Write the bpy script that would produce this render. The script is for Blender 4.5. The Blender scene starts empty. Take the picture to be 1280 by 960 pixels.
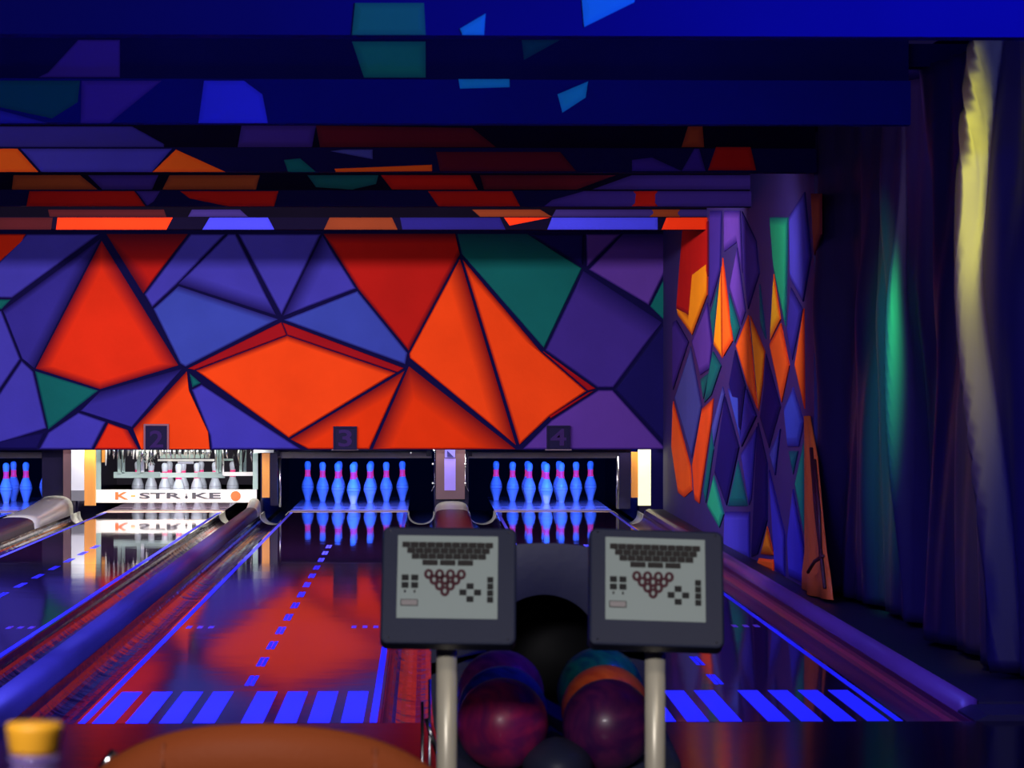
import bpy, bmesh, math, random
from mathutils import Vector, Matrix
random.seed(4)
C = bpy.context.scene.collection
PI = math.pi

# ------------------------------------------------------------------ camera
F = 3826.0; H = 1.189; VX, VY = 532.0, 472.0
cam_d = bpy.data.cameras.new('camera'); cam = bpy.data.objects.new('camera', cam_d); C.objects.link(cam)
cam.location = (0, 0, H)
cam.rotation_euler = (PI/2 - math.atan((480-VY)/F), 0, -math.atan((640-VX)/F))
cam_d.sensor_width = 36; cam_d.lens = F/1280*36
cam_d.clip_start = 0.1; cam_d.clip_end = 100
cam_d.dof.use_dof = True; cam_d.dof.focus_distance = 26; cam_d.dof.aperture_fstop = 14
bpy.context.scene.camera = cam
ROT = cam.rotation_euler.to_matrix()

# ------------------------------------------------------------------ world, lights, exposure
w = bpy.data.worlds.new('world'); bpy.context.scene.world = w; w.use_nodes = True
w.node_tree.nodes['Background'].inputs[0].default_value = (0.10, 0.07, 0.55, 1)
w.node_tree.nodes['Background'].inputs[1].default_value = 0.05
vs = bpy.context.scene.view_settings
vs.view_transform = 'Standard'; vs.look = 'None'; vs.exposure = 0.0; vs.gamma = 1.0; vs.use_curve_mapping = False

def area(name, loc, target, sx, sy, power, col, spread=180):
    l = bpy.data.lights.new(name, 'AREA'); l.shape = 'RECTANGLE'; l.size = sx; l.size_y = sy
    l.energy = power; l.color = col; l.spread = math.radians(spread)
    o = bpy.data.objects.new(name, l); C.objects.link(o); o.location = loc
    d = Vector(target) - Vector(loc); o.rotation_euler = d.to_track_quat('-Z', 'Y').to_euler(); return o
def spot(name, loc, target, power, col, angle, blend=0.6, radius=0.03):
    l = bpy.data.lights.new(name, 'SPOT'); l.energy = power; l.color = col; l.spot_size = math.radians(angle)
    l.spot_blend = blend; l.shadow_soft_size = radius
    o = bpy.data.objects.new(name, l); C.objects.link(o); o.location = loc
    d = Vector(target) - Vector(loc); o.rotation_euler = d.to_track_quat('-Z', 'Y').to_euler(); return o

NEU = (1.0, 0.90, 0.86); UV = (0.10, 0.10, 1.0)
area('lamp_behind_fourth_beam', (-1.6, 19.85, 2.345), (-1.6, 26.9, 1.2), 5.4, 0.07, 375, NEU)
area('fill_behind_fifth_beam', (-2.4, 22.85, 2.34), (-2.4, 26.9, 2.0), 3.6, 0.06, 50, NEU)  # added fill for the shaded mural top; no lamp known here
area('lamp_behind_third_beam', (-1.0, 16.6, 2.42), (-1.0, 19.6, 2.40), 5.0, 0.05, 26, NEU)
spot('wall_lamp_behind_third_beam', (0.9, 16.6, 2.36), (2.1, 18.6, 1.1), 110, NEU, 95, 0.8, 0.04)
area('lamp_behind_second_beam', (-2.9, 13.4, 2.40), (-2.9, 16.3, 2.37), 1.6, 0.06, 34, NEU)
area('violet_lamp_behind_second_beam', (0.8, 13.4, 2.42), (0.8, 16.3, 2.40), 2.6, 0.05, 9, (0.8, 0.5, 1.0))
area('lamp_behind_front_beam', (-0.2, 10.1, 2.50), (-0.2, 13.2, 2.38), 4.6, 0.06, 42, (0.30, 0.34, 1.0))
area('lamp_before_front_beam', (2.0, 7.4, 2.58), (2.0, 9.8, 2.45), 1.2, 0.06, 115, (0.02, 0.02, 1.0))
for (yy, pw) in ((10.2, 190), (13.5, 130), (16.7, 130), (20.1, 100)):
    area('lane_blacklight', (-1.6, yy, 2.40), (-1.6, yy+1.3, 0.0), 5.0, 0.06, pw, UV, 110)
area('lounge_lamp', (-0.9, 0.6, 2.5), (0.2, 6.4, 0.8), 1.2, 0.5, 140, (1.0, 0.97, 0.99))
area('lounge_lamp', (1.3, 3.4, 2.55), (0.4, 6.4, 0.6), 0.8, 0.3, 14, (1.0, 0.90, 0.80))
for cx in (-4.15, -0.681, 1.139):
    area('pit_blacklight', (cx, 27.5, 0.80), (cx, 29.6, 0.15), 1.1, 0.16, 85, (0.012, 0.10, 1.0))
area('machine_lamp', (-2.25, 27.0, 0.80), (-2.25, 27.5, 0.15), 1.3, 0.2, 15, (1.0, 0.98, 0.90))
area('machine_deck_lamp', (-2.25, 27.9, 0.95), (-2.25, 28.8, 0.1), 1.0, 0.3, 20, (0.9, 0.93, 1.0))
area('machine_floor_lamp', (-2.25, 26.99, 0.62), (-2.25, 26.5, 0.0), 1.6, 0.05, 22, (1.0, 0.96, 0.85))
o = spot('yellow_spot', (1.45, 10.0, 2.40), (2.06, 11.72, 1.65), 900, (0.85, 0.80, 0.04), 60, 1.0, 0.02); o.scale = (0.16, 1, 1)
o = spot('green_spot', (1.35, 11.6, 2.20), (2.06, 14.1, 1.35), 3500, (0.03, 1.0, 0.20), 34, 1.0, 0.02); o.scale = (0.2, 1, 1)
for x_, sx_, p_ in ((0.23, 0.7, 3.2), (1.86, 0.3, 2.0), (-3.2, 0.7, 1.6)):
    area('division_fill', (x_, 26.99, 0.62), (x_, 26.7, 0.0), sx_, 0.05, p_, (1.0, 0.97, 0.88))  # fill lamps added to brighten end hoods and gutter rings

# ------------------------------------------------------------------ helpers
def ray(x, y):
    return ROT @ Vector(((x-640)/F, -(y-480)/F, -1))
def on_y(x, y, Y):
    r = ray(x, y); t = Y/r.y; return Vector((r.x*t, Y, H + r.z*t))
def on_x(x, y, X):
    r = ray(x, y); t = X/r.x; return Vector((X, r.y*t, H + r.z*t))
def on_z(x, y, Z):
    r = ray(x, y); t = (Z-H)/r.z; return Vector((r.x*t, r.y*t, Z))

def lin(c):
    return tuple(((v/255)/12.92 if v/255 <= 0.04045 else ((v/255+0.055)/1.055)**2.4) for v in c)
MATS = {}
def mat(name, srgb, rough=0.6, metal=0.0, var=0.15, scale=6.0, bump=0.0, bscale=40.0, coat=0.0, spec=0.5,
        stretch=(1, 1, 1), edge=False, emit=None, estr=0.0, trans=0.0, ior=1.45, bflat=False):
    if name in MATS: return MATS[name]
    m = bpy.data.materials.new(name); m.use_nodes = True; nt = m.node_tree; N = nt.nodes; L = nt.links
    b = N['Principled BSDF']; c = lin(srgb)
    b.inputs['Roughness'].default_value = rough; b.inputs['Metallic'].default_value = metal
    b.inputs['Coat Weight'].default_value = coat; b.inputs['Coat Roughness'].default_value = 0.05
    b.inputs['Specular IOR Level'].default_value = spec; b.inputs['IOR'].default_value = ior
    b.inputs['Transmission Weight'].default_value = trans
    tc = N.new('ShaderNodeTexCoord'); mp = N.new('ShaderNodeMapping'); mp.inputs['Scale'].default_value = stretch
    L.new(tc.outputs['Object'], mp.inputs['Vector'])
    nz = N.new('ShaderNodeTexNoise'); nz.inputs['Scale'].default_value = scale; nz.inputs['Detail'].default_value = 4
    L.new(mp.outputs[0], nz.inputs['Vector'])
    mx = N.new('ShaderNodeMix'); mx.data_type = 'RGBA'
    mx.inputs[6].default_value = (*[v*(1-var) for v in c], 1); mx.inputs[7].default_value = (*[min(1, v*(1+var)) for v in c], 1)
    L.new(nz.outputs['Fac'], mx.inputs[0]); out = mx.outputs[2]
    if edge:
        at = N.new('ShaderNodeAttribute'); at.attribute_name = 'airbrush'
        m2 = N.new('ShaderNodeMix'); m2.data_type = 'RGBA'
        k = lin(edge); m2.inputs[6].default_value = (*k, 1); L.new(at.outputs['Fac'], m2.inputs[0]); L.new(out, m2.inputs[7]); out = m2.outputs[2]
    L.new(out, b.inputs['Base Color'])
    if bump:
        n2 = N.new('ShaderNodeTexNoise'); n2.inputs['Scale'].default_value = bscale; n2.inputs['Detail'].default_value = 3
        L.new((tc.outputs['Object'] if bflat else mp.outputs[0]), n2.inputs['Vector'])
        bp = N.new('ShaderNodeBump'); bp.inputs['Strength'].default_value = bump; bp.inputs['Distance'].default_value = 0.01
        L.new(n2.outputs['Fac'], bp.inputs['Height']); L.new(bp.outputs[0], b.inputs['Normal'])
    if emit: 
        b.inputs['Emission Color'].default_value = (*lin(emit), 1); b.inputs['Emission Strength'].default_value = estr
    MATS[name] = m; return m

def link(name, me, m=None, parent=None, smooth=False):
    o = bpy.data.objects.new(name, me); C.objects.link(o)
    if m is not None and not me.materials: me.materials.append(m)
    if smooth:
        for p in me.polygons: p.use_smooth = True
    if parent is not None: o.parent = parent
    return o
def raw(name, vs_, fs, m, parent=None, smooth=False):
    me = bpy.data.meshes.new(name); me.from_pydata([tuple(v) for v in vs_], [], fs); me.update()
    bm = bmesh.new(); bm.from_mesh(me); bmesh.ops.recalc_face_normals(bm, faces=bm.faces); bm.to_mesh(me); bm.free()
    return link(name, me, m, parent, smooth)
def bm_obj(name, bm, m, parent=None, smooth=False):
    me = bpy.data.meshes.new(name); bmesh.ops.recalc_face_normals(bm, faces=bm.faces); bm.to_mesh(me); bm.free()
    return link(name, me, m, parent, smooth)
def add_box(bm, x0, x1, y0, y1, z0, z1, bev=0.0, seg=2):
    r = bmesh.ops.create_cube(bm, size=1)
    for v in r['verts']:
        v.co = Vector(((x0+x1)/2 + v.co.x*(x1-x0), (y0+y1)/2 + v.co.y*(y1-y0), (z0+z1)/2 + v.co.z*(z1-z0)))
    if bev:
        es = {e for v in r['verts'] for e in v.link_edges}
        bmesh.ops.bevel(bm, geom=list(es), offset=bev, segments=seg, affect='EDGES', profile=0.5)
def box(name, x0, x1, y0, y1, z0, z1, m, parent=None, bev=0.0):
    bm = bmesh.new(); add_box(bm, x0, x1, y0, y1, z0, z1, bev); return bm_obj(name, bm, m, parent)
def add_tube(bm, pts, r, n=10):
    pts = [Vector(p) for p in pts]; rings = []
    for i, p in enumerate(pts):
        d = (pts[min(i+1, len(pts)-1)] - pts[max(i-1, 0)]).normalized()
        u = d.cross(Vector((0, 0, 1)))
        if u.length < 1e-3: u = d.cross(Vector((1, 0, 0)))
        u.normalize(); v = d.cross(u)
        rr = r[i] if isinstance(r, (list, tuple)) else r
        rings.append([bm.verts.new(p + (u*math.cos(2*PI*k/n) + v*math.sin(2*PI*k/n))*rr) for k in range(n)])
    for a, b in zip(rings, rings[1:]):
        for k in range(n): bm.faces.new((a[k], a[(k+1) % n], b[(k+1) % n], b[k]))
    bm.faces.new(rings[0][::-1]); bm.faces.new(rings[-1])
def tube(name, pts, r, m, parent=None, n=10):
    bm = bmesh.new(); add_tube(bm, pts, r, n); return bm_obj(name, bm, m, parent, True)
def lathe(name, prof, m, parent=None, n=24, loc=(0, 0, 0)):
    vs_, fs = [], []
    for r, z in prof:
        for k in range(n): vs_.append((loc[0]+r*math.cos(2*PI*k/n), loc[1]+r*math.sin(2*PI*k/n), loc[2]+z))
    for i in range(len(prof)-1):
        for k in range(n): fs.append((i*n+k, i*n+(k+1) % n, (i+1)*n+(k+1) % n, (i+1)*n+k))
    fs.append(tuple(range(n))[::-1]); fs.append(tuple((len(prof)-1)*n+k for k in range(n)))
    return raw(name, vs_, fs, m, parent, True)
def extrude_profile(name, prof, y0, y1, m, parent=None, smooth=True, ny=1):
    """closed (x,z) profile swept along Y"""
    n = len(prof); vs_ = []; fs = []
    for j in range(ny+1):
        y = y0 + (y1-y0)*j/ny
        vs_ += [(x, y, z) for x, z in prof]
    for j in range(ny):
        for k in range(n): fs.append((j*n+k, j*n+(k+1) % n, (j+1)*n+(k+1) % n, (j+1)*n+k))
    fs.append(tuple(range(n))); fs.append(tuple(ny*n+k for k in range(n))[::-1])
    return raw(name, vs_, fs, m, parent, smooth)
def empty(name, loc, label, cat, group=None):
    o = bpy.data.objects.new(name, None); C.objects.link(o); o.location = loc; o.empty_display_size = 0.1
    tag(o, label, cat, group); return o
def tag(o, label=None, cat=None, group=None, kind=None):
    if label: o['label'] = label
    if cat: o['category'] = cat
    if group: o['group'] = group
    if kind: o['kind'] = kind
    return o
def rel(pt, root): return Vector(pt) - root.location
_font = {}
def text_mesh(s, bold=0.0):
    key = (s, bold)
    if key in _font: return _font[key]
    cu = bpy.data.curves.new('t', 'FONT'); cu.body = s; cu.size = 1; cu.extrude = 0.02; cu.offset = bold; cu.resolution_u = 3
    ob = bpy.data.objects.new('t', cu); C.objects.link(ob)
    dg = bpy.context.evaluated_depsgraph_get(); me = bpy.data.meshes.new_from_object(ob.evaluated_get(dg))
    bpy.data.objects.remove(ob); _font[key] = me; return me
def text(name, s, x0, x1, z0, z1, y, m, parent, bold=0.0, off=Vector()):
    """lettering standing in the XZ plane, facing -Y, fitted to a box"""
    src = text_mesh(s, bold); me = src.copy(); me.materials.clear()
    xs = [v.co.x for v in me.vertices]; ys = [v.co.y for v in me.vertices]
    for v in me.vertices:
        a = (v.co.x-min(xs))/(max(xs)-min(xs)); b = (v.co.y-min(ys))/(max(ys)-min(ys)); d = v.co.z
        v.co = Vector((x0+(x1-x0)*a, y - d*0.12, z0+(z1-z0)*b)) - off
    return link(name, me, m, parent)

# ------------------------------------------------------------------ materials
NIGHT = mat('night_blue_paint', (14, 10, 62), 0.8, var=0.25, scale=2, bump=0.1, spec=0.04)
NIGHT2 = mat('ceiling_navy_paint', (12, 9, 58), 0.85, var=0.3, scale=1.5, bump=0.1, spec=0.04)
NAVYF = mat('beam_navy_paint', (20, 22, 112), 0.8, var=0.15, scale=1.5, spec=0.04)
PAINT = {}
def paint(k):
    if k in PAINT: return PAINT[k]
    pal = {
     'orange': ((246, 68, 18), (120, 8, 20)), 'red': ((222, 44, 18), (105, 6, 30)), 'dred': ((176, 22, 18), (80, 5, 30)),
     'dorange': ((224, 52, 8), (110, 10, 22)), 'lorange': ((255, 98, 26), (230, 60, 20)), 'amber': ((255, 140, 20), (150, 40, 16)),
     'yorange': ((255, 172, 30), (210, 70, 20)),
     'blue': ((62, 56, 172), (26, 16, 92)), 'dblue': ((48, 40, 142), (22, 14, 84)), 'sky': ((54, 68, 172), (34, 28, 110)),
     'bright': ((70, 70, 235), (50, 50, 200)), 'purple': ((86, 52, 150), (36, 20, 100)), 'dpurple': ((58, 38, 134), (24, 14, 86)),
     'green': ((12, 94, 96), (10, 60, 80)), 'dgreen': ((18, 84, 92), (12, 44, 76)), 'lgreen': ((34, 150, 110), (16, 84, 92)),
     'sorange': ((250, 92, 26), (190, 50, 20)), 'sdorange': ((232, 76, 26), (150, 36, 24)),
     'shaded_red': ((196, 40, 8), (170, 30, 8)), 'shaded_blue': ((44, 44, 170), (36, 34, 140)), 'shaded_brown': ((92, 34, 14), (70, 24, 14)), 'shaded_maroon': ((48, 6, 14), (30, 4, 14)),  # darkened copies: shade in the colour against the lamp over-lighting the farthest beam
     'shaded_purple': ((34, 22, 80), (20, 12, 60)),  # same darkening in colour, for the fascia above the farthest beam
     'crimson': ((150, 12, 26), (130, 10, 26)),
     'navy': ((18, 12, 84), (12, 8, 60)), 'maroon': ((84, 14, 34), (44, 8, 36)), 'brown': ((150, 66, 36), (90, 30, 36)),
     'steel': ((66, 70, 150), (36, 30, 100)), 'teal': ((40, 190, 210), (30, 150, 190)),
    }[k]
    PAINT[k] = mat('mural_%s_paint' % {'dred': 'dark_red', 'dorange': 'dark_orange', 'lorange': 'light_orange', 'yorange': 'yellow_orange',
        'dblue': 'dark_blue', 'dpurple': 'dark_purple', 'dgreen': 'dark_green', 'lgreen': 'light_green'}.get(k, k),
        pal[0], 0.7, var=0.2, scale=2.2, bump=0.15, bscale=30, edge=pal[1], spec=0.06)
    return PAINT[k]

LAYER = [0]
def facet(name, pts, normal, m, parent, border=0.018, t0=0.004, t1=0.012, gap=0.004, dark=0.0, wide=None):
    """one mural panel: chamfered polygon plate with an airbrushed border; wide = {edge index: border width}"""
    n = Vector(normal).normalized(); N_ = len(pts); wide = wide or {}
    LAYER[0] = (LAYER[0]+1) % 8; t0 += LAYER[0]*0.0006; t1 += LAYER[0]*0.0006
    a = Vector()
    for i in range(N_): a += pts[i].cross(pts[(i+1) % N_])
    s = 1 if a.dot(n) > 0 else -1; area0 = abs(a.dot(n))
    def inset(ds):
        out = []
        for i in range(N_):
            p, q, r = pts[i-1], pts[i], pts[(i+1) % N_]
            e1 = (q-p).normalized(); e2 = (r-q).normalized(); n1 = n.cross(e1)*s; n2 = n.cross(e2)*s
            d1, d2 = ds[i-1], ds[i]; det = n1.dot(n1)*n2.dot(n2)-n1.dot(n2)**2
            if det < 0.02: out.append(q + n1*max(d1, d2)); continue
            c = n1.dot(n2); x = (d1-c*d2)/det; y = (d2-c*d1)/det
            out.append(q + n1*x + n2*y)
        return out
    def ok(q):
        for i in range(N_):
            e0 = pts[(i+1) % N_]-pts[i]; e1 = q[(i+1) % N_]-q[i]
            if e0.dot(e1) <= 0: return False
        return True
    ds = [wide.get(i, border) for i in range(N_)]
    for _ in range(8):
        i_ = inset(ds)
        if ok(i_): break
        ds = [d*0.65 for d in ds]
    else:
        cen = sum(pts, Vector())/N_; i_ = [p + (cen-p)*0.2 for p in pts]
    g = min(gap, min(ds)*0.4); o = inset([g]*N_)
    vs_ = [p for p in o] + [p + n*t0 for p in o] + [p + n*t1 for p in i_]
    fs = []
    for k in range(N_):
        j = (k+1) % N_
        fs.append((k, j, N_+j, N_+k)); fs.append((N_+k, N_+j, 2*N_+j, 2*N_+k))
    fs.append(tuple(range(2*N_, 3*N_)))
    ob = raw(name, vs_, fs, m, parent)
    at = ob.data.attributes.new('airbrush', 'FLOAT', 'POINT')
    for k in range(3*N_):
        at.data[k].value = 1.0 if k >= 2*N_ else dark
    return ob

# ------------------------------------------------------------------ setting: floors and walls
XW = 2.09; YM = 26.9
LX = {1: -4.15, 2: -2.318, 3: -0.681, 4: 1.139}; LW = 0.525; YF = 10.55; YE = 30.5
concrete = mat('pit_floor_black', (10, 9, 14), 0.8)
tag(box('floor', -6.2, 3.4, -3.0, 33.5, -0.30, -0.22, concrete), 'dark floor slab under the lanes', None, None, 'structure')
appr = mat('approach_dark_lacquer', (14, 7, 15), 0.13, var=0.3, scale=3, stretch=(6, 0.5, 1), bump=0.05, bscale=6, bflat=True, ior=1.12)
o = box('approach_floor', -6.2, 3.4, -3.0, YF-0.01, -0.22, 0.0, appr)
tag(o, 'dark polished bowlers approach floor in front of the lanes', None, None, 'structure')
wall_back = box('wall_back', -5.2, XW+0.02, YM, YM+0.06, 0.555, 2.62, NIGHT); tag(wall_back, 'painted masking wall of angular facets above the pins', None, None, 'structure')
wall_right = box('wall_right', XW, XW+0.12, 16.42, YM, 0.0, 2.7, mat('side_wall_navy', (30, 18, 92), 0.6, var=0.2, scale=2)); tag(wall_right, 'painted side wall of narrow diamonds beside the right lane', None, None, 'structure')
tag(box('wall_left', -5.3, -5.2, -3.0, 33, -0.22, 3.0, NIGHT), 'dark wall left of the lanes', None, None, 'structure')
tag(box('wall_right.001', 2.75, 2.85, -3.0, 33, -0.22, 3.0, NIGHT), 'dark wall behind the black curtain', None, None, 'structure')
tag(box('wall_back.001', -5.2, 3.4, 32.4, 32.5, -0.22, 3.0, mat('pit_black', (5, 5, 12), 0.9)), 'black wall at the back of the pin pits', None, None, 'structure')

# mural facets on the masking wall: pixel corners -> points on the wall
M = [
 ('red', [(-60,292),(33,292),(29,304),(-60,378)]),
 ('blue', [(33,292),(126,292),(15,373),(-45,372)]),
 ('green', [(-40,373),(15,374),(2,387),(-40,386)]),
 ('dblue', [(127,297),(43,461),(27,449),(3,388)], {0:.15,3:.08}),
 ('blue', [(-50,388),(2,388),(26,449),(-50,560)]),
 ('blue', [(27,450),(42,464),(59,536),(-6,556),(-10,505)]),
 ('navy', [(-60,562),(57,539),(47,562)]),
 ('green', [(43,463),(124,488),(60,538)]),
 ('red', [(127,300),(224,457),(125,487),(44,461)], {0:.14,3:.12,1:.07,2:.07}),
 ('dred', [(132,292),(236,292),(179,368)], {0:.3,2:.12}),
 ('blue', [(238,292),(283,292),(221,356),(190,385),(180,368)]),
 ('blue', [(285,292),(295,292),(346,395),(222,355)], {2:.12}),
 ('blue', [(297,292),(402,292),(352,395)], {}),
 ('blue', [(403,293),(446,361),(353,396)], {2:.14}),
 ('sky', [(223,357),(349,399),(232,459),(225,455),(191,386)], {0:.06}),
 ('sky', [(447,363),(510,441),(507,456),(353,400)]),
 ('crimson', [(352,402),(506,460),(497,466),(359,419)], {}, 0.01), ('crimson', [(352,402),(359,419),(243,463),(233,461)], {}, 0.01),
 ('orange', [(359,419),(496,466),(361,548),(244,463)], {0:.05,3:.05}),
 ('dorange', [(362,549),(507,462),(462,562),(385,562)], {0:.13}),
 ('blue', [(239,487),(252,480),(378,562),(264,562),(262,545)]),
 ('green', [(236,465),(252,479),(240,485)]),
 ('orange', [(234,463),(237,488),(261,540),(263,562),(176,562),(166,536)], {5:.2,4:.02}),
 ('dblue', [(229,460),(165,535),(99,514),(125,489)], {3:.15}),
 ('blue', [(98,515),(133,527),(115,562),(48,562),(60,540)]),
 ('red', [(135,528),(160,537),(174,562),(117,562)], {1:.05}),
 ('dred', [(404,292),(569,292),(575,318),(511,439),(448,362)], {0:.5,2:.22,3:.12,4:.18}),
 ('orange', [(575,322),(511,442),(512,448),(646,558)], {3:.16}),
 ('orange', [(577,322),(676,439),(734,489),(688,520),(649,557)], {0:.05,4:.03}),
 ('crimson', [(678,440),(746,486),(735,489)], {}, 0.01), ('crimson', [(746,487),(688,524),(686,520),(735,490)], {}, 0.01),
 ('dorange', [(511,457),(646,562),(465,562)], {0:.2,2:.16}),
 ('green', [(571,292),(659,292),(728,335),(680,436),(577,318)], {0:.3,4:.05}),
 ('navy', [(661,292),(730,292),(729,333)]),
 ('purple', [(732,292),(777,292),(733,335)]),
 ('purple', [(779,292),(845,292),(836,331),(811,382),(735,337)], {0:.15}),
 ('green', [(838,331),(843,326),(843,402),(830,401),(812,383)]),
 ('dpurple', [(729,338),(828,403),(767,485),(747,485),(681,438)], {0:.2}),
 ('navy', [(830,404),(843,404),(843,560),(836,560),(768,487)]),
 ('purple', [(748,487),(766,487),(834,562),(652,562),(689,525)]),
 # the mural goes on over the lane at the left, beyond the frame's edge
 ('dpurple', [(-200,292),(-60,292),(-62,380),(-150,470)]), ('orange', [(-62,385),(-52,470),(-110,562),(-190,562),(-150,475)]),
 ('green', [(-200,300),(-155,470),(-195,560),(-206,562),(-206,292)]),
]
for row in M:
    k, pts = row[0], row[1]; wd = row[2] if len(row) > 2 else {}; bd = row[3] if len(row) > 3 else 0.02
    facet('mural_panel', [on_y(x, y, YM) for x, y in pts], (0, -1, 0), paint(k), wall_back, border=bd, wide=wd)

# side wall diamonds
S = [
 ('dred', [(855,275),(886,275),(886,345),(867,400),(846,388)]), ('amber', [(867,335),(886,320),(885,370),(866,420),(848,395),(862,392)]),
 ('sorange', [(904,319),(917,427),(905,447)]), ('amber', [(903,330),(904,449),(893,432)]),
 ('amber', [(938,392),(957,438),(954,480),(949,516)]), ('sorange', [(936,392),(948,514),(934,480),(920,432)]),
 ('yorange', [(968,340),(977,400),(963,428)]), ('sorange', [(962,430),(977,402),(988,457),(978,505)]),
 ('sorange', [(1006,382),(1007,514),(994,457)]),
 ('lgreen', [(963,270),(986,270),(983,410),(968,336)]),
 ('blue', [(988,268),(1007,238),(1015,321),(1005,379),(989,350)]),
 ('brown', [(1015,240),(1028,240),(1028,294),(1019,321)]),
 ('dblue', [(989,357),(1005,386),(991,452),(984,416)]),
 ('purple', [(922,308),(933,390),(927,408),(912,360)]), ('green', [(912,364),(926,410),(919,430),(914,405)]),
 ('dgreen', [(901,345),(893,430),(888,392)]),
 ('purple', [(885,377),(891,430),(888,462),(876,470),(865,426)]), ('green', [(876,473),(888,464),(880,500)]),
 ('dpurple', [(846,399),(862,427),(842,489),(842,402)]),
 ('green', [(892,438),(903,457),(890,495),(881,505),(886,470)]),
 ('steel', [(864,432),(878,508),(865,574),(843,497)]),
 ('sorange', [(842,500),(864,582),(866,614),(856,623),(848,617),(840,562)]),
 ('sdorange', [(878,510),(893,496),(890,530),(875,631),(869,626),(866,579)]),
 ('steel', [(904,482),(907,492),(893,560),(891,530)]), ('green', [(891,534),(893,562),(883,630),(880,615)]),
 ('lgreen', [(893,593),(906,643),(900,661),(884,633)]),
 ('navy', [(907,494),(925,559),(909,633),(894,591)]),
 ('sky', [(910,484),(926,487),(927,554)]),
 ('green', [(923,574),(936,634),(910,634)]),
 ('blue', [(947,531),(940,625),(937,633),(926,567)]),
 ('blue', [(907,638),(938,638),(938,702),(905,692)]),
 ('navy', [(948,526),(960,578),(960,652),(948,694),(940,698)]),
 ('amber', [(960,656),(969,696),(951,694)]), ('lorange', [(950,696),(969,698),(968,716),(946,707)]),
 ('blue', [(962,584),(982,667),(982,722),(970,713)]),
 ('steel', [(977,533),(970,596),(962,567)]),
 ('sky', [(992,482),(1006,527),(999,560),(985,560),(980,509)]), ('green', [(986,562),(999,562),(992,595)]),
 ('lgreen', [(1007,543),(1007,676),(994,605)]),
 ('blue', [(992,609),(1006,684),(1007,732),(987,722),(985,670)]),
 ('dpurple', [(928,262),(946,300),(950,343),(936,388),(930,340)]),
 ('dgreen', [(950,350),(959,427),(952,410)]), ('navy', [(920,436),(933,482),(926,545),(912,480)]),
 ('dblue', [(934,484),(947,520),(928,560),(927,548)]),
 ('navy', [(958,440),(977,508),(962,562),(950,522),(956,480)]),
 ('dpurple', [(888,262),(903,262),(901,340),(888,385)]), ('purple', [(906,262),(926,262),(929,345),(922,304),(906,316)]),
 ('sdorange', [(1008,526),(1021,573),(1030,690),(1008,713)]),
]
for k, pts in S:
    facet('mural_panel', [on_x(x, y, XW) for x, y in pts], (-1, 0, 0), paint(k), wall_right, border=0.06, t0=0.004, t1=0.012, gap=0.008)

# ------------------------------------------------------------------ ceiling: steps and cross beams
YB = {'A': 22.65, 'E': 19.6, 'B': 16.3, 'C': 13.2, 'D': 9.8}
ZB = 2.284; ZT = {'A': 2.372, 'E': 2.387, 'B': 2.412, 'C': 2.474, 'D': 2.64}
ZC = {'D': 2.67, 'C': 2.545, 'B': 2.51, 'E': 2.46}; SB = 0.06   # ceiling level behind each beam; set-back of the fascia above it
ceil = box('ceiling', -5.2, 2.75, -3.0, YB['D'], 2.64, 2.74, NIGHT2); tag(ceil, 'dark blue ceiling over the approach', None, None, 'structure')
seg = [('D', 'C'), ('C', 'B'), ('B', 'E'), ('E', 'A')]
CE = {}
for a, b in seg:
    CE[a] = tag(box('ceiling', -5.2, 2.75, YB[a]+(0.1 if a != 'D' else 0.1), YB[b]+SB, ZC[a], ZC[a]+0.1, NIGHT2), 'dark blue painted ceiling strip between beams', None, None, 'structure')
tag(box('ceiling', -5.2, 2.75, YB['A'], 33, 2.62, 2.72, NIGHT2), 'dark ceiling behind the last beam', None, None, 'structure')
BEAM = {}
for k, lab in (('D', 'nearest'), ('C', 'second'), ('B', 'third'), ('E', 'fourth'), ('A', 'farthest')):
    xr = 2.75 if k == 'D' else (XW+0.01 if k == 'C' else XW)
    m_ = NAVYF if k in 'DC' else (mat('beam_shaded_navy', (7, 4, 24), 0.8, var=0.2, scale=2, spec=0.02) if k == 'A' else NIGHT)  # farthest beam's navy has shade put into it to offset its strong lamp
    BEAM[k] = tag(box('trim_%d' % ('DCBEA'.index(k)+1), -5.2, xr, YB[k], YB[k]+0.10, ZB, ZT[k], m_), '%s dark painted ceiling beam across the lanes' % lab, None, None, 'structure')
PREV = {'C': 'D', 'B': 'C', 'E': 'B', 'A': 'E'}; FAS = {}
for k, lab in (('C', 'second'), ('B', 'third'), ('E', 'fourth'), ('A', 'farthest')):  # fascias added upright in place of ceiling undersides so the lamps light them
    FAS[k] = tag(box('trim_%d' % ('CBEA'.index(k)+6), -5.2, XW+0.01 if k == 'C' else XW, YB[k]+SB, YB[k]+0.2, ZT[k], ZC[PREV[k]]+0.1, mat('fascia_navy', (20, 18, 74), 0.85, var=0.3, scale=2, spec=0.02) if k == 'C' else mat('fascia_shaded_black', (5, 3, 14), 0.85, var=0.3, scale=2, spec=0.02) if k == 'A' else mat('fascia_shaded_navy', (9, 6, 34), 0.85, var=0.3, scale=2, spec=0.02)), 'added upright fascia standing in for the ceiling underside above the %s beam' % lab, None, None, 'structure')  # blackened fascia colours carry shade to offset the lamps over-lighting them
def face(k, col, pts):
    facet('painted_patch', [on_y(x, y, YB[k]) for x, y in pts], (0, -1, 0), paint(col), BEAM[k], border=0.02, t0=0.003, t1=0.006, gap=0.0, dark=0.6)
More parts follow.
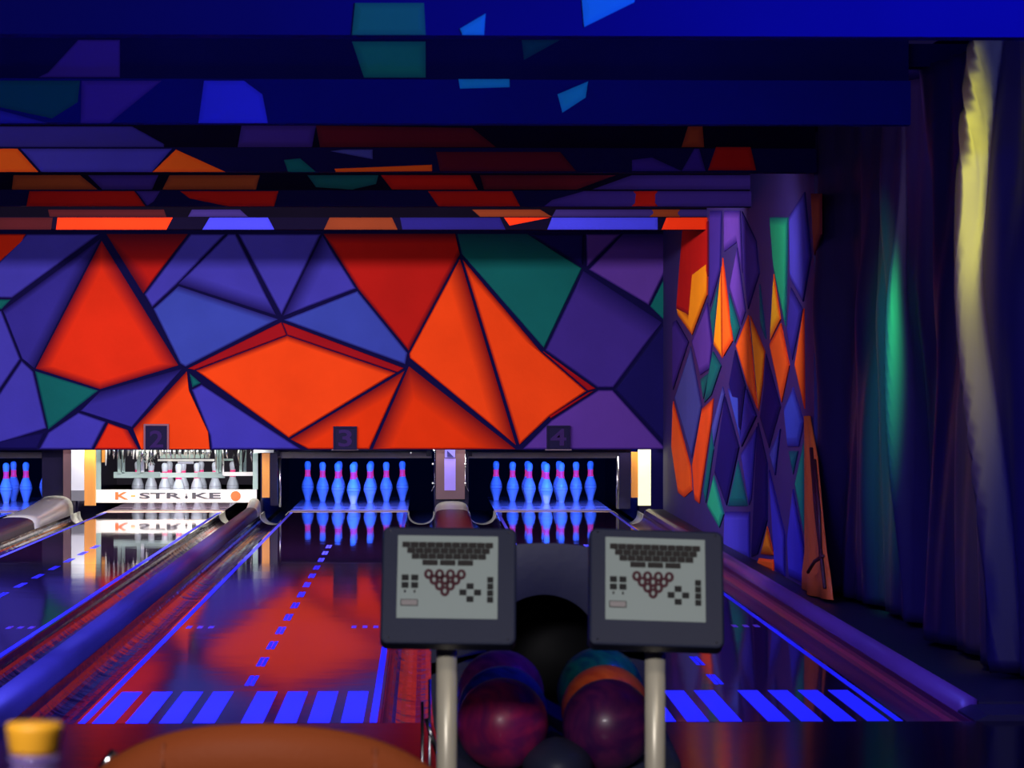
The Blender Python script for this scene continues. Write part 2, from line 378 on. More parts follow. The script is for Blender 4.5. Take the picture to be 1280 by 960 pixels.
def under(k, col, pts):
    q = {'D': 'C', 'C': 'B', 'B': 'E', 'E': 'A'}[k]
    facet('painted_patch', [on_y(x, y, YB[q]+SB) for x, y in pts], (0, -1, 0), paint(col), FAS[q], border=0.03, t0=0.003, t1=0.006, gap=0.0, dark=0.5)
face('D', 'teal', [(722,-60),(793,-60),(793,3),(730,34)]); face('D', 'teal', [(575,36),(607,17),(605,44),(578,44)])
face('D', 'lgreen', [(444,4),(530,4),(532,44),(440,44)])
under('D', 'purple', [(60,91),(98,50),(150,50),(150,97),(48,97)]); under('D', 'lgreen', [(440,52),(532,52),(532,97),(455,97)])
under('D', 'dgreen', [(652,50),(700,50),(655,75)])
face('C', 'green', [(-80,101),(100,101),(97,128),(65,148),(0,134),(-80,120)]); face('C', 'purple', [(102,101),(202,101),(137,154),(101,154)])
face('C', 'bright', [(255,101),(305,101),(328,118),(335,154),(248,154)]); face('C', 'teal', [(573,99),(637,99),(637,109),(575,111)])
face('C', 'teal', [(735,102),(732,122),(703,141),(697,118)]); face('C', 'blue', [(-80,125),(0,138),(60,154),(-80,154)])
under('C', 'dblue', [(-80,158),(165,158),(205,180),(205,184),(-80,184)]); under('C', 'dpurple', [(302,157),(395,157),(390,184),(297,184)])
under('C', 'maroon', [(395,157),(590,160),(620,184),(400,184)]); under('C', 'brown', [(860,158),(878,158),(880,184),(852,184)])
face('B', 'lorange', [(-80,186),(22,186),(48,215),(-80,215)]); face('B', 'blue', [(26,186),(215,186),(190,215),(52,215)])
face('B', 'lorange', [(220,187),(282,215),(191,215)]); face('B', 'steel', [(430,187),(466,187),(466,199),(413,189)])
face('B', 'green', [(355,200),(375,198),(395,215),(360,215)]); face('B', 'lorange', [(418,211),(540,206),(540,214),(420,215)])
face('B', 'dpurple', [(790,200),(815,197),(852,214),(790,214)]); face('B', 'dpurple', [(852,214),(868,186),(874,186),(882,214)]); face('B', 'dred', [(895,184),(938,184),(945,213),(885,213)])
face('B', 'maroon', [(545,190),(700,190),(720,214),(550,214)])
under('B', 'brown', [(17,219),(100,219),(122,237),(15,237)]); under('B', 'dpurple', [(110,219),(198,219),(190,237),(128,237)])
under('B', 'brown', [(212,219),(325,219),(320,237),(203,237)]); under('B', 'dgreen', [(384,219),(473,219),(470,230),(440,237),(395,234)])
under('B', 'dred', [(476,219),(588,219),(597,237),(490,237)]); under('B', 'dpurple', [(790,219),(948,219),(958,237),(740,237)])
under('B', 'maroon', [(600,219),(770,219),(720,237),(605,237)])
face('E', 'dred', [(37,239),(168,239),(182,258),(33,258)]); face('E', 'dred', [(225,239),(348,239),(343,258),(285,258),(237,248)])
face('E', 'dred', [(535,239),(640,239),(650,258),(548,258)]); face('E', 'dpurple', [(690,250),(730,239),(955,239),(950,258),(680,258)])
face('E', 'dred', [(792,239),(822,239),(822,258),(790,258)]); face('E', 'dpurple', [(170,239),(200,239),(192,252),(184,257)])
under('E', 'shaded_maroon', [(60,262),(205,262),(208,271),(62,271)]); under('E', 'shaded_purple', [(240,262),(300,262),(310,271),(235,271)])
under('E', 'shaded_brown', [(590,262),(675,262),(690,271),(600,271)]); under('E', 'shaded_purple', [(695,262),(900,262),(900,271),(690,271)])
under('E', 'shaded_brown', [(815,262),(850,262),(850,271),(812,271)])
face('A', 'shaded_red', [(72,272),(216,272),(208,287),(70,287)]); face('A', 'shaded_blue', [(262,272),(335,272),(343,287),(253,287)])
face('A', 'shaded_brown', [(412,272),(490,272),(497,287),(405,287)]); face('A', 'navy', [(500,272),(625,272),(632,287),(503,287)])
face('A', 'shaded_red', [(630,272),(688,272),(637,282)]); face('A', 'shaded_blue', [(690,272),(822,272),(822,287),(684,287)])
face('A', 'shaded_red', [(833,272),(884,272),(885,287),(827,287)]); face('A', 'shaded_maroon', [(-60,272),(66,272),(64,287),(-60,287)])

# ------------------------------------------------------------------ lanes
lane_m = mat('lane_dark_lacquer', (44, 20, 40), 0.035, var=0.3, scale=3.0, stretch=(12, 0.35, 1), bump=0.07, bscale=2.2, bflat=True)
head_m = mat('lane_head_lacquer', (38, 17, 34), 0.065, var=0.3, scale=3.0, stretch=(12, 0.35, 1), bump=0.09, bscale=1.8, bflat=True, ior=1.17)
mark_m = mat('lane_mark_blue', (84, 88, 255), 0.5, var=0.05, spec=0.08)
band_m = mat('deck_joint_cream', (215, 185, 170), 0.3, var=0.1, scale=8)
LANEPOS = {1: 'at the left edge with only its pin end in view', 2: 'ending at the open lit pin machine', 3: 'with a red mural reflection, left of the keypads', 4: 'behind the right keypad, beside the right side wall'}
def plate(name, x0, x1, y0, y1, parent, m=mark_m, skew=0.0, t=0.0012):
    return box(name, x0, x1, y0, y1, 0.0, t, m, parent)
for i, cx in LX.items():
    root = empty('bowling_lane', (cx, YF, 0), 'dark glossy bowling lane ' + LANEPOS[i], 'bowling lane', 'bowling lanes')
    def R(x0, x1, y0, y1, z0, z1, n, m, bev=0.0): return box(n, x0, x1, y0-YF, y1-YF, z0, z1, m, root, bev)
    R(-LW, LW, YF, 19.6, -0.06, 0.0, 'lane_surface', head_m); R(-LW, LW, 19.6, YE, -0.06, 0.0, 'lane_surface', lane_m)
    for s in (-1, 1): R(min(s*0.513, s*0.488), max(s*0.513, s*0.488), YF, 27.6, 0, 0.0012, 'edge_stripe', mark_m)
    for s in (-1, 1):
        for q in range(4):
            xc = s*(0.083 + 0.1147*q)
            R(xc-0.038, xc+0.038, YF, YF+1.05, 0, 0.0012, 'lane_marker', mark_m)
    y = 11.84; q = 0
    while y < 21.6:
        ln = 0.38
        for s in (-0.010, 0.010): R(s-0.008, s+0.008, y, y+ln, 0, 0.0012, 'centre_dash', mark_m)
        y += 0.795; q += 1
    for s in (-1, 1):
        for q in range(3):
            xc = s*(0.34+0.052*q); R(xc-0.012, xc+0.012, 14.55, 14.68, 0, 0.0012, 'range_mark', mat('range_mark_lilac', (120, 90, 190), 0.3))
    R(-LW, LW, 27.05, 27.55, 0, 0.0015, 'deck_joint_band', band_m)
    R(-LW, LW, 27.60, 28.05, 0, 0.0015, 'pin_deck', mat('pin_deck_gloss', (176, 150, 165), 0.10, var=0.2, scale=4, spec=0.35))
    R(-LW, LW, 28.10, YE, 0, 0.0015, 'pin_deck', mat('pin_deck_gloss', (176, 150, 165), 0.10, var=0.2, scale=4, spec=0.35))

# gutters, cappings
gut_m = mat('gutter_dark_plastic', (30, 15, 32), 0.10, var=0.3, scale=5, bump=0.45, bscale=6, ior=1.18, bflat=True)
gut2_m = mat('gutter_maroon_plastic', (74, 26, 62), 0.3, var=0.2, scale=4, bump=0.08, bscale=5, stretch=(2, 0.4, 1))
cap_m = mat('capping_violet_plastic', (68, 62, 96), 0.4, var=0.15, scale=3)
grey_m = mat('grey_hood_plastic', (176, 176, 168), 0.3, var=0.12, scale=6, bump=0.05)
def gutter(x0, x1, label, m=gut_m):
    n = 18; c = (x0+x1)/2; r = (x1-x0)/2
    root = empty('gutter', (c, YF, -0.1), label, 'gutter', 'lane gutters')
    ins = [(-r*math.cos(PI*k/n)*0.97, -0.085*math.sin(PI*k/n)**0.8) for k in range(n+1)]
    out = [(r*1.0, 0.0), (r*1.0, -0.11), (-r*1.0, -0.11), (-r*1.0, 0.0)]
    extrude_profile('trough', [(a, b+0.1-0.004) for a, b in ins] + [(a, b+0.1-0.004) for a, b in out], 0, 26.6-YF, m, root, smooth=False)
    # deeper light-grey end ring by the pins
    ins2 = [(-r*math.cos(PI*k/n)*0.93, 0.0-0.11*math.sin(PI*k/n)**0.7) for k in range(n+1)]
    out2 = [(r*math.cos(PI*k/n)*1.0, -0.135*math.sin(PI*k/n)**0.6) for k in range(n+1)]
    extrude_profile('end_ring', [(a, b+0.1) for a, b in ins2] + [(a, b+0.1) for a, b in out2], 26.6-YF, 27.3-YF, grey_m, root, smooth=False)
    box('pit_trough', -r, r, 27.32-YF, 20.0, -0.06, -0.04, mat('pit_trough_black', (16, 15, 22), 0.5), root)
G = 0.233
names = {1: 'lane at the left edge', 2: 'lane of the lit pin machine', 3: 'middle lane with red reflections', 4: 'rightmost lane'}
for i, cx in LX.items():
    for s, sd in ((-1, 'left'), (1, 'right')):
        a, b = sorted((cx+s*(LW+0.002), cx+s*(LW+G)))
        gutter(a, b, 'shiny dark gutter along the %s side of the %s' % (sd, names[i]), gut2_m if (i == 4 and s == 1) else gut_m)
def capping(x0, x1, label, h=0.075, y1=27.0, hood=True, m=cap_m, yh=26.3):
    c = (x0+x1)/2; r = (x1-x0)/2-0.003; n = 12
    root = empty('division_capping', (c, YF, -0.1), label, 'division capping', 'raised cappings between lanes')
    p = max(2.5, 5*r/0.12)
    top = []
    for k in range(n+1):
        a = PI*k/n; ca, sa = math.cos(a), math.sin(a)
        top.append((-r*math.copysign(abs(ca)**0.7, ca), h*sa**0.6 + 0.1))
    extrude_profile('cap_profile', top + [(r, -0.02), (-r, -0.02)], -0.1, yh-YF, m, root)
    # hood at the pin end, rising towards the machines
    vs_, fs = [], []; prof0 = top + [(r, -0.02), (-r, -0.02)]; K = 6; np_ = len(prof0)
    for j in range(K+1):
        t = j/K
        for (a, b) in prof0: vs_.append((a, yh-YF + t*(26.85-yh), 0.1+(b-0.1)*(1+0.75*t*t) if b > 0.1 else b))
    for j in range(K):
        for k in range(np_): fs.append((j*np_+k, j*np_+(k+1) % np_, (j+1)*np_+(k+1) % np_, (j+1)*np_+k))
    fs.append(tuple(range(np_))); fs.append(tuple(K*np_+k for k in range(np_))[::-1])
    raw('end_hood', vs_, fs, grey_m if hood else m, root, True)
    return root
gx = {i: (cx-LW-G, cx+LW+G) for i, cx in LX.items()}
capping(gx[1][1], gx[2][0], 'wide capping with a grey end hood left of the lit pin machine', 0.09, yh=24.2)
capping(gx[2][1], gx[3][0], 'narrow violet capping running up right of the lit pin machine', 0.075)
capping(gx[3][1], gx[4][0], 'wide capping ending below the brown post, behind the left keypad', 0.06)
capping(-5.2, gx[1][0], 'capping against the far left wall', 0.07, hood=False)
# ledge along the right wall
led = empty('side_ledge', (1.95, YF, 0), 'low violet ledge rail running along the foot of the right side wall', 'ledge')
rail_m = mat('ledge_violet', (104, 62, 112), 0.38, var=0.12, scale=3)
pr = [(-0.050, -0.1), (-0.050, 0.01), (-0.04, 0.035), (-0.012, 0.046), (0.005, 0.047), (0.022, 0.038), (0.026, -0.1)]
extrude_profile('ledge_rail', pr, 0.35, YM-0.3-YF, rail_m, led)
extrude_profile('ledge_top', [(0.027, -0.1), (0.027, 0.03), (0.50, 0.03), (0.50, -0.1)], 0.35, YM-0.0-YF, mat('ledge_top_dark', (18, 11, 36), 0.5), led, smooth=False)
extrude_profile('ledge_nose', [(-0.050, -0.1), (-0.046, 0.0), (0.0, 0.02), (0.50, 0.02), (0.50, -0.1)], 0.0, 0.35, mat('ledge_nose_dark', (30, 20, 48), 0.5), led, smooth=False)

# ------------------------------------------------------------------ pins
pin_m = mat('pin_white', (225, 232, 240), 0.25, var=0.04, coat=0.4)
neck_m = mat('pin_neck_fluorescent', (255, 70, 120), 0.35, var=0.03, emit=(255, 60, 150), estr=0.42)
ring_m = mat('pin_print_dark', (30, 30, 70), 0.5)
prof = [(0.0255, 0), (0.0262, 0.004), (0.0360, 0.045), (0.0495, 0.085), (0.0585, 0.114), (0.0605, 0.130), (0.0575, 0.155), (0.0480, 0.187),
        (0.0360, 0.215), (0.0285, 0.236), (0.0240, 0.254), (0.0234, 0.270), (0.0245, 0.290), (0.0290, 0.315), (0.0323, 0.343), (0.0300, 0.362), (0.020, 0.377), (0.006, 0.381)]
def rad(z):
    for (r0, z0), (r1, z1) in zip(prof, prof[1:]):
        if z0 <= z <= z1: return r0+(r1-r0)*(z-z0)/(z1-z0)
    return 0.02
pin0 = empty('bowling_pin', (0, 0, 0), 'pin', 'bowling pin')
lathe('pin_body', prof, pin_m, pin0, 20)
lathe('neck_band', [(rad(z)+0.001, z) for z in (0.232, 0.245, 0.262, 0.28, 0.297)], neck_m, pin0, 20)
lathe('body_line', [(rad(0.146)+0.0012, 0.1465), (rad(0.1485)+0.0012, 0.1485)], ring_m, pin0, 20)
lathe('body_line', [(rad(0.118)+0.0012, 0.1165), (rad(0.120)+0.0012, 0.1185)], ring_m, pin0, 20)
PR = []
rown = {0: ['front pin'], 1: ['left pin of the second row', 'right pin of the second row'],
        2: ['left pin of the third row', 'middle pin of the third row', 'right pin of the third row'],
        3: ['far left pin of the back row', 'inner left pin of the back row', 'inner right pin of the back row', 'far right pin of the back row']}
for r_ in range(4):
    for k in range(r_+1): PR.append(((k-r_/2)*0.3048, r_*0.264, rown[r_][k]))
where = {1: 'rack at the left edge', 2: 'rack inside the lit machine', 3: 'middle blue rack', 4: 'right-hand blue rack'}
look = {1: 'blue bowling pin', 2: 'white bowling pin', 3: 'blue bowling pin', 4: 'blue bowling pin'}
first = True
kids0 = list(pin0.children)
for i, cx in LX.items():
    for dx, dy, nm in PR:
        if first: p = pin0; first = False
        else:
            p = pin0.copy(); C.objects.link(p)
            for c in kids0:
                q = c.copy(); C.objects.link(q); q.parent = p
        p.location = (cx+dx + (0.03 if i == 1 else 0), 28.82+dy, 0.0016)
        p['label'] = '%s, %s, %s' % (look[i], nm.replace(' pin', ''), where[i]); p['category'] = 'bowling pin'; p['group'] = 'pins of the ' + where[i]
        p.rotation_euler = (0, 0, random.uniform(0, 6))

# ------------------------------------------------------------------ pits: posts, plates, bars
wood = mat('post_orange_wood', (215, 140, 50), 0.45, var=0.15, scale=6, stretch=(4, 4, 0.6))
brown = mat('post_brown_laminate', (92, 62, 66), 0.4, var=0.12, scale=5)
white = mat('post_white_laminate', (205, 208, 215), 0.4, var=0.08, scale=8)
dark = mat('kickback_black_gloss', (26, 22, 48), 0.15, var=0.2, scale=4)
steel = mat('brushed_steel', (190, 190, 196), 0.25, 1.0, var=0.1, scale=20, bump=0.05)
def pbox(name, x0, y0, x1, y1, Y, th, m, parent=None, bev=0.0, off=None):
    a = on_y(x0, y1, Y); b = on_y(x1, y0, Y)
    if parent is not None: a = a - parent.location; b = b - parent.location; 
    yy = Y - (parent.location.y if parent is not None else 0)
    return box(name, a.x, b.x, yy, yy+th, a.z, b.z, m, parent, bev)
def kickback(x0, x1, label, posts, z0=-0.1):
    c = (x0+x1)/2
    root = empty('kickback_partition', (c, 27.1, z0), label, 'partition', 'partitions between pin pits')
    box('side_panel', x0-c, x1-c, 0.08, 5.2, 0, 1.2, dark, root)
    return root
def post(x, label):
    return empty('end_post', tuple(on_y(x, 634, 27.05)), label, 'post', 'posts between the pin pits')
def core(k, x0, x1):
    box('post_core', x0-k.location.x, x1-k.location.x, 0.01, 0.05, -0.218-k.location.z, 0.10-k.location.z, dark, k)
k12 = kickback(gx[1][1], gx[2][0], 'black partition left of the lit pin machine', None)
k12 = post(99, 'brown, white and wood faced post left of the lit pin machine')
pbox('brown_strip', 79, 562, 88.5, 626, 27.05, 0.08, brown, k12); pbox('white_panel', 89, 562, 105, 613, 27.03, 0.08, white, k12)
pbox('wood_strip', 105.5, 562, 119, 632, 27.04, 0.07, wood, k12); pbox('panel_foot', 89, 613, 105, 626, 27.01, 0.08, mat('foot_grey', (110, 112, 118), 0.5), k12)
k23 = kickback(-1.462, -1.442, 'black partition right of the lit pin machine', None)
k23 = post(334, 'narrow orange wood faced post right of the lit pin machine')
pbox('wood_strip', 327.5, 566, 337, 622, 27.05, 0.08, wood, k23); pbox('corner_plate', 317, 562, 342, 566, 27.02, 0.05, white, k23)
pbox('gloss_plate', 338, 566, 347, 632, 27.06, 0.08, dark, k23)
tube('edge_rod', [on_y(350, 572, 27.1)-k23.location, on_y(350, 634, 27.1)-k23.location], 0.012, steel, k23)
k34 = kickback(gx[3][1], gx[4][0], 'black partition between the two blue pin racks', None)
k34 = post(563, 'brown post with a lilac label between two racks of blue pins')
pbox('brown_panel', 545, 562, 581, 624, 27.05, 0.05, brown, k34)
lab = pbox('label_plate', 555.5, 573, 569.5, 613, 27.04, 0.01, mat('label_lilac', (150, 130, 235), 0.5), k34)
pbox('logo_plate', 556, 561, 569, 572, 27.035, 0.01, mat('label_lilac_dark', (120, 110, 215), 0.5), k34)
a, b, c_ = [on_y(x, y, 27.03)-k34.location for x, y in ((559, 563), (559, 571), (567, 571))]
raw('logo_mark', [a, b, c_, a+Vector((0, .004, 0)), b+Vector((0, .004, 0)), c_+Vector((0, .004, 0))], [(0, 1, 2), (3, 5, 4), (0, 3, 4, 1), (1, 4, 5, 2), (2, 5, 3, 0)], mat('ink_navy', (24, 16, 90), 0.5), k34)
for (x, y) in ((542.5, 563), (541, 580), (541, 604), (581.5, 580), (581.5, 604), (513.5, 566)):
    p = on_y(x, y, 27.04)-k34.location
    bm = bmesh.new(); bmesh.ops.create_icosphere(bm, subdivisions=2, radius=0.009)
    bmesh.ops.translate(bm, verts=bm.verts, vec=p); bm_obj('bolt_head', bm, mat('bolt_bright', (240, 235, 230), 0.2), k34, True)
for s, x in ((-1, 543.5), (1, 581.5)):
    tube('edge_rod', [on_y(x, 562, 27.06)-k34.location, on_y(x, 606, 27.06)-k34.location, on_y(x+s*4, 614, 27.06)-k34.location], 0.005, steel, k34)
k4 = kickback(gx[4][1], XW-0.02, 'black partition right of the right-hand blue rack', None)
k4 = post(804, 'wood and bright white post under the right end of the mural')
pbox('wood_strip', 789, 565, 797.5, 622, 27.05, 0.08, wood, k4)
pbox('glow_panel', 798, 561, 813.5, 632, 27.02, 0.08, mat('glowing_white_panel', (240, 240, 200), 0.5, emit=(236, 238, 190), estr=0.75), k4)  # panel's own glow stands in for the service light brightening it
pbox('navy_panel', 814, 555, 834, 652, 27.03, 0.08, NIGHT, k4)
pbox('gloss_plate', 774, 566, 788, 636, 27.06, 0.05, dark, k4)
tube('edge_rod', [on_y(772, 570, 27.05)-k4.location, on_y(772, 636, 27.05)-k4.location], 0.014, steel, k4)
k0 = kickback(-5.2, gx[1][0], 'partition against the far left wall', None)
core(k12, gx[1][1]+.01, gx[2][0]-.01); core(k23, -1.462, -1.442); core(k34, gx[3][1]+.01, gx[4][0]-.01); core(k4, gx[4][1]+.01, XW-.03)
bar_m = mat('sweep_bar_grey', (120, 112, 118), 0.4, var=0.2, scale=10)
for x0, x1, l in ((-180, 70, 'raised grey sweep bar over the pins at the left edge'), (343, 540, 'raised grey sweep bar over the middle rack of blue pins'), (583, 789, 'raised grey sweep bar over the right-hand rack of blue pins')):
    a = on_y(x0, 573, 27.25); b = on_y(x1, 565, 27.25)
    root = empty('sweep_bar', ((a.x+b.x)/2, 27.25, a.z), l, 'sweep bar', 'raised sweep bars')
    hw = (b.x-a.x)/2
    box('bar', -hw, hw, 0, 0.05, 0, b.z-a.z, bar_m, root, 0.006)
    box('upper_rail', -hw, hw, 0.02, 0.07, b.z-a.z+0.005, b.z-a.z+0.08, dark, root)
    for s in (-1, 1): box('bracket', s*(hw-0.03)-0.02, s*(hw-0.03)+0.02, -0.01, 0.09, 0.02, 0.45, dark, root)

# machine of lane 2
mach = empty('pinsetter_machine', tuple(on_y(219, 629, 27.3)), 'open lit pin machine with a white lettered sweep board and grey-green frame', 'pin machine')
sage = mat('machine_sage_paint', (150, 175, 168), 0.35, var=0.12, scale=12); board = mat('sweep_board_white', (240, 240, 232), 0.35, var=0.04)
alu = mat('machine_aluminium', (205, 210, 205), 0.28, 0.9, var=0.15, scale=30, bump=0.1); blk = mat('machine_black', (18, 16, 24), 0.4)
ML = mach.location
pbox('sweep_board', 118, 612, 321, 628.5, 27.3, 0.04, board, mach, 0.004)
def mtext(s, x0, x1, y0, y1, m, bold, nm='lettering'):
    a = on_y(x0, y1, 27.294); b = on_y(x1, y0, 27.294); return text(nm, s, a.x, b.x, a.z, b.z, 27.296, m, mach, bold, ML)
ink = mat('ink_grey', (60, 60, 66), 0.5); oink = mat('ink_orange', (240, 100, 40), 0.5)
mtext('K', 144, 161, 615, 624.5, oink, 0.03); mtext('-', 163.5, 169, 618.8, 621.0, mat('ink_amber', (232, 150, 70), 0.5), 0)
mtext('STR', 174, 227, 615.7, 623.5, ink, 0.025); mtext('KE', 240, 276, 615.7, 623.5, ink, 0.025)
for nm, (cx_, cy_, rr, m_) in {'pin_mark': (233, 621.5, 0.013, ink), 'orange_disc': (294.5, 620, 0.045, oink)}.items():
    c0 = on_y(cx_, cy_, 27.294)-ML
    bm = bmesh.new(); r = bmesh.ops.create_cone(bm, cap_ends=True, segments=24, radius1=rr, radius2=rr, depth=0.006)
    bmesh.ops.rotate(bm, verts=bm.verts, cent=(0, 0, 0), matrix=Matrix.Rotation(PI/2, 3, 'X')); bmesh.ops.translate(bm, verts=bm.verts, vec=c0)
    if nm == 'pin_mark': add_box(bm, c0.x-0.004, c0.x+0.004, c0.y-0.003, c0.y+0.003, c0.z, c0.z+0.035)
    bm_obj(nm, bm, m_, mach)
for (x0, y0, x1, y1, Y, m_, nm) in [
    (142, 590, 200, 597.5, 27.7, sage, 'cross_bar'), (200, 591, 247, 597, 27.72, mat('machine_pale_green', (190, 215, 205), 0.35), 'cross_bar'), (247, 590, 281, 597.5, 27.7, sage, 'cross_bar'), (279, 590, 318, 595, 27.66, board, 'cross_bar'),
    (147, 562, 151, 592, 27.68, sage, 'upright'), (152, 563, 156, 592, 27.7, sage, 'upright'), (171, 564, 175.5, 592, 27.68, sage, 'upright'), (176, 570, 180, 592, 27.7, alu, 'upright'),
    (269.5, 562, 273, 592, 27.68, sage, 'upright'), (273.5, 562, 277, 592, 27.7, sage, 'upright'), (278, 558, 280, 594, 27.64, board, 'upright'), (299, 562, 302.5, 592, 27.68, sage, 'upright'), (304, 562, 308, 592, 27.72, sage, 'upright'),
    (316, 566, 322.5, 612, 27.36, sage, 'side_post'), (119, 562, 126, 613, 27.36, sage, 'side_post'), (127, 562, 131, 578, 27.34, wood, 'side_clip'),
    (197, 574, 268, 576.5, 27.6, board, 'carrier_rail'), (222, 577, 242, 580, 27.58, alu, 'carrier_rail'), (170, 562, 190, 564, 27.55, board, 'carrier_rail'), (200, 568, 262, 573, 27.65, mat('machine_pale_green', (190, 215, 205), 0.35), 'carrier_plate'),
    (280, 573.5, 292, 576, 27.6, sage, 'carrier_rail')]:
    pbox(nm, x0, y0, x1, y1, Y, 0.03, m_, mach, 0.002)
for k in range(44):                                   # cylinders, hoses and levers of the carrier under the mask
    x = 133 + (k % 26)*7.2 + (3 if k > 25 else 0) + random.uniform(-1.5, 1.5); y1 = random.choice([570, 574, 578, 582, 586]); Y = 27.45+random.uniform(0, 0.15)
    if 195 < x < 268: y1 = min(y1, 573)
    if k > 25: y1 = min(y1, 574)
    a = on_y(x, 556, Y)-ML; b = on_y(x+random.uniform(-2, 2), y1, Y)-ML; mid = (a+b)/2 + Vector((random.uniform(-.01, .01), 0, 0))
    tube('lever', [a, mid, b], [0.010, random.uniform(0.008, 0.016), 0.005], random.choice([alu, alu, board, steel, blk]), mach, 8)
for k in range(10):
    x = 180+random.uniform(-4, 16); a = on_y(x, 562, 27.5)-ML; b = on_y(x+random.uniform(-5, 5), 575+random.uniform(0, 10), 27.5)-ML
    tube('hose', [a, a.lerp(b, .35)+Vector((.02, 0, 0)), a.lerp(b, .7)-Vector((.02, 0, 0)), b], 0.0045, random.choice([blk, alu, sage]), mach, 8)
for k in range(9):
    x = 203+k*7.3; a = on_y(x, 562, 27.4)-ML; b = on_y(x, 568, 27.4)-ML
    tube('spindle', [a, b], [0.016, 0.010], alu, mach, 8)
pbox('machine_back', 130, 540, 318, 606, 30.6, 0.03, mat('machine_dark_back', (46, 36, 50), 0.7), mach)
box('machine_hood', -0.70, 0.72, -0.1, 3.5, 1.25, 1.3, blk, mach)

# lane number signs
for s, (x0, y0, x1, y1), (tx0, ty0, tx1, ty1), fr, l in (('2', (179.5, 530, 211, 562), (187, 538, 204, 559.5), True, 'dark lane number box 2 with a raised outer frame above the lit machine'),
        ('3', (416.5, 533, 446, 562), (423, 537, 440, 558.5), False, 'dark lane number box 3 on the orange facets'), ('4', (683.5, 532, 712.5, 561), (688, 536, 708, 557), False, 'dark lane number box 4 on the purple facet')):
    root = empty('lane_number_sign', tuple(on_y((x0+x1)/2, y1, YM-0.04)), l, 'sign', 'lane number signs')
    nb = mat('sign_box_navy', (14, 6, 56), 0.5, var=0.1, spec=0.1)
    pbox('sign_box', x0+2, y0+2, x1-2, y1, YM-0.05, 0.05, nb, root, 0.003)
    fm = mat('sign_frame_mauve', (120, 60, 90), 0.4) if fr else nb
    for (a0, b0, a1, b1) in ((x0, y0, x1, y0+2.2), (x0, y0+2.2, x0+2.2, y1), (x1-2.2, y0+2.2, x1, y1)): pbox('frame_bar', a0, b0, a1, b1, YM-0.06, 0.06, fm, root)
    a = on_y(tx0, ty1, YM-0.053); b = on_y(tx1, ty0, YM-0.053)
    text('numeral', s, a.x, b.x, a.z, b.z, YM-0.053, mat('numeral_dim_violet', (50, 26, 92), 0.6, spec=0.1), root, 0.02, root.location)
    if fr is False: pbox('sill_strip', x0-2, 561.5, x1+2, 563, YM-0.03, 0.03, mat('sill_grey', (110, 90, 110), 0.4), root)

# ------------------------------------------------------------------ curtain on the right
cur_m = mat('black_glossy_vinyl', (26, 15, 58), 0.5, var=0.35, scale=2.0, stretch=(1, 2, 0.3), bump=0.25, bscale=6, spec=0.5)
NY, NZ = 800, 48; vs_, fs = [], []
def cx_(y, z):
    k = (z/2.6)
    f = 0.040*math.sin(y*5.1+0.8*math.sin(z*1.3)) + 0.03*math.sin(y*11.7+1.9*math.sin(z*1.1+1.2)) + 0.012*math.sin(y*27+z*2.2)
    gather = 0.05*math.sin(y*2.3+z*1.6)
    yr = 11.72 + 0.03*math.sin((z-1.1)*2.2); gr = 14.12 - 0.04*math.sin((z-0.9)*2.0)
    w1 = 0.014 + 0.016*math.exp(-((z-1.45)/0.25)**2)
    rid = 0.13*math.exp(-((y-yr)/w1)**2) + 0.12*math.exp(-((y-gr)/0.03)**2)*(0.6+0.4*math.cos((z-1.2)*2.5))
    return XW + 0.01 + 0.14*(1-math.exp(-((16.35-y)/0.3)**2)) + 0.7*(f + gather)*(1-math.exp(-((16.35-y)/0.4)**2)) - rid + 0.03*math.exp(-((z-1.55)/0.3)**2)*math.sin(y*8)
for i in range(NY+1):
    y = 9.95 + (16.32-9.95)*i/NY
    for j in range(NZ+1):
        z = 0.056 + (2.56-0.056)*j/NZ
        vs_.append((cx_(y, z), y, z))
for i in range(NY):
    for j in range(NZ):
        a = i*(NZ+1)+j; fs.append((a, a+1, a+NZ+2, a+NZ+1))
cur = raw('curtain', vs_, fs, cur_m, None, True)
cur.modifiers.new('t', 'SOLIDIFY').thickness = 0.004
tag(cur, 'dark glossy gathered curtain right of the painted side wall with yellow and green glints', 'curtain')
# gathered orange cloth at the wall's near end
oc = empty('fabric_drape', tuple(on_x(1022, 745, XW-0.02)), 'narrow gathered orange cloth hanging at the near end of the side wall', 'drape')
P = [(1012, 520, .02), (1021, 573, .04), (1027, 640, .05), (1032, 690, .06), (1036, 715, .05), (1040, 750, .07)]
vs_, fs = [], []; nseg = 14
for (xr, y, bul) in P:
    for k in range(nseg+1):
        t = k/nseg; xx = 1008+(xr-1008)*t if y < 700 else 1004+(xr-1004)*t
        p = on_x(xx, y + (0 if y < 745 else -12*(1-t)), XW-0.01)
        vs_.append(Vector((p.x - bul*math.sin(PI*t)*0.6 - 0.012*math.sin(t*16), p.y, max(p.z, 0.035))) - oc.location)
for i in range(len(P)-1):
    for k in range(nseg): a = i*(nseg+1)+k; fs.append((a, a+1, a+nseg+2, a+nseg+1))
oc_m = mat('orange_cloth', (255, 112, 40), 0.55, var=0.2, scale=4, bump=0.2, bscale=14, edge=False)
d_ = raw('cloth', vs_, fs, oc_m, oc, True); d_.modifiers.new('t', 'SOLIDIFY').thickness = 0.006
cord_m = mat('dark_cord', (70, 14, 26), 0.6)
for pts in (((1014, 560), (1020, 640), (1026, 690), (1031, 735)), ((1018, 575), (1024, 640), (1026, 700)), ((1029, 695), (1018, 702), (1010, 715))):
    tube('cord', [on_x(x, y, XW-0.075)-oc.location for x, y in pts], 0.010, cord_m, oc, 6)

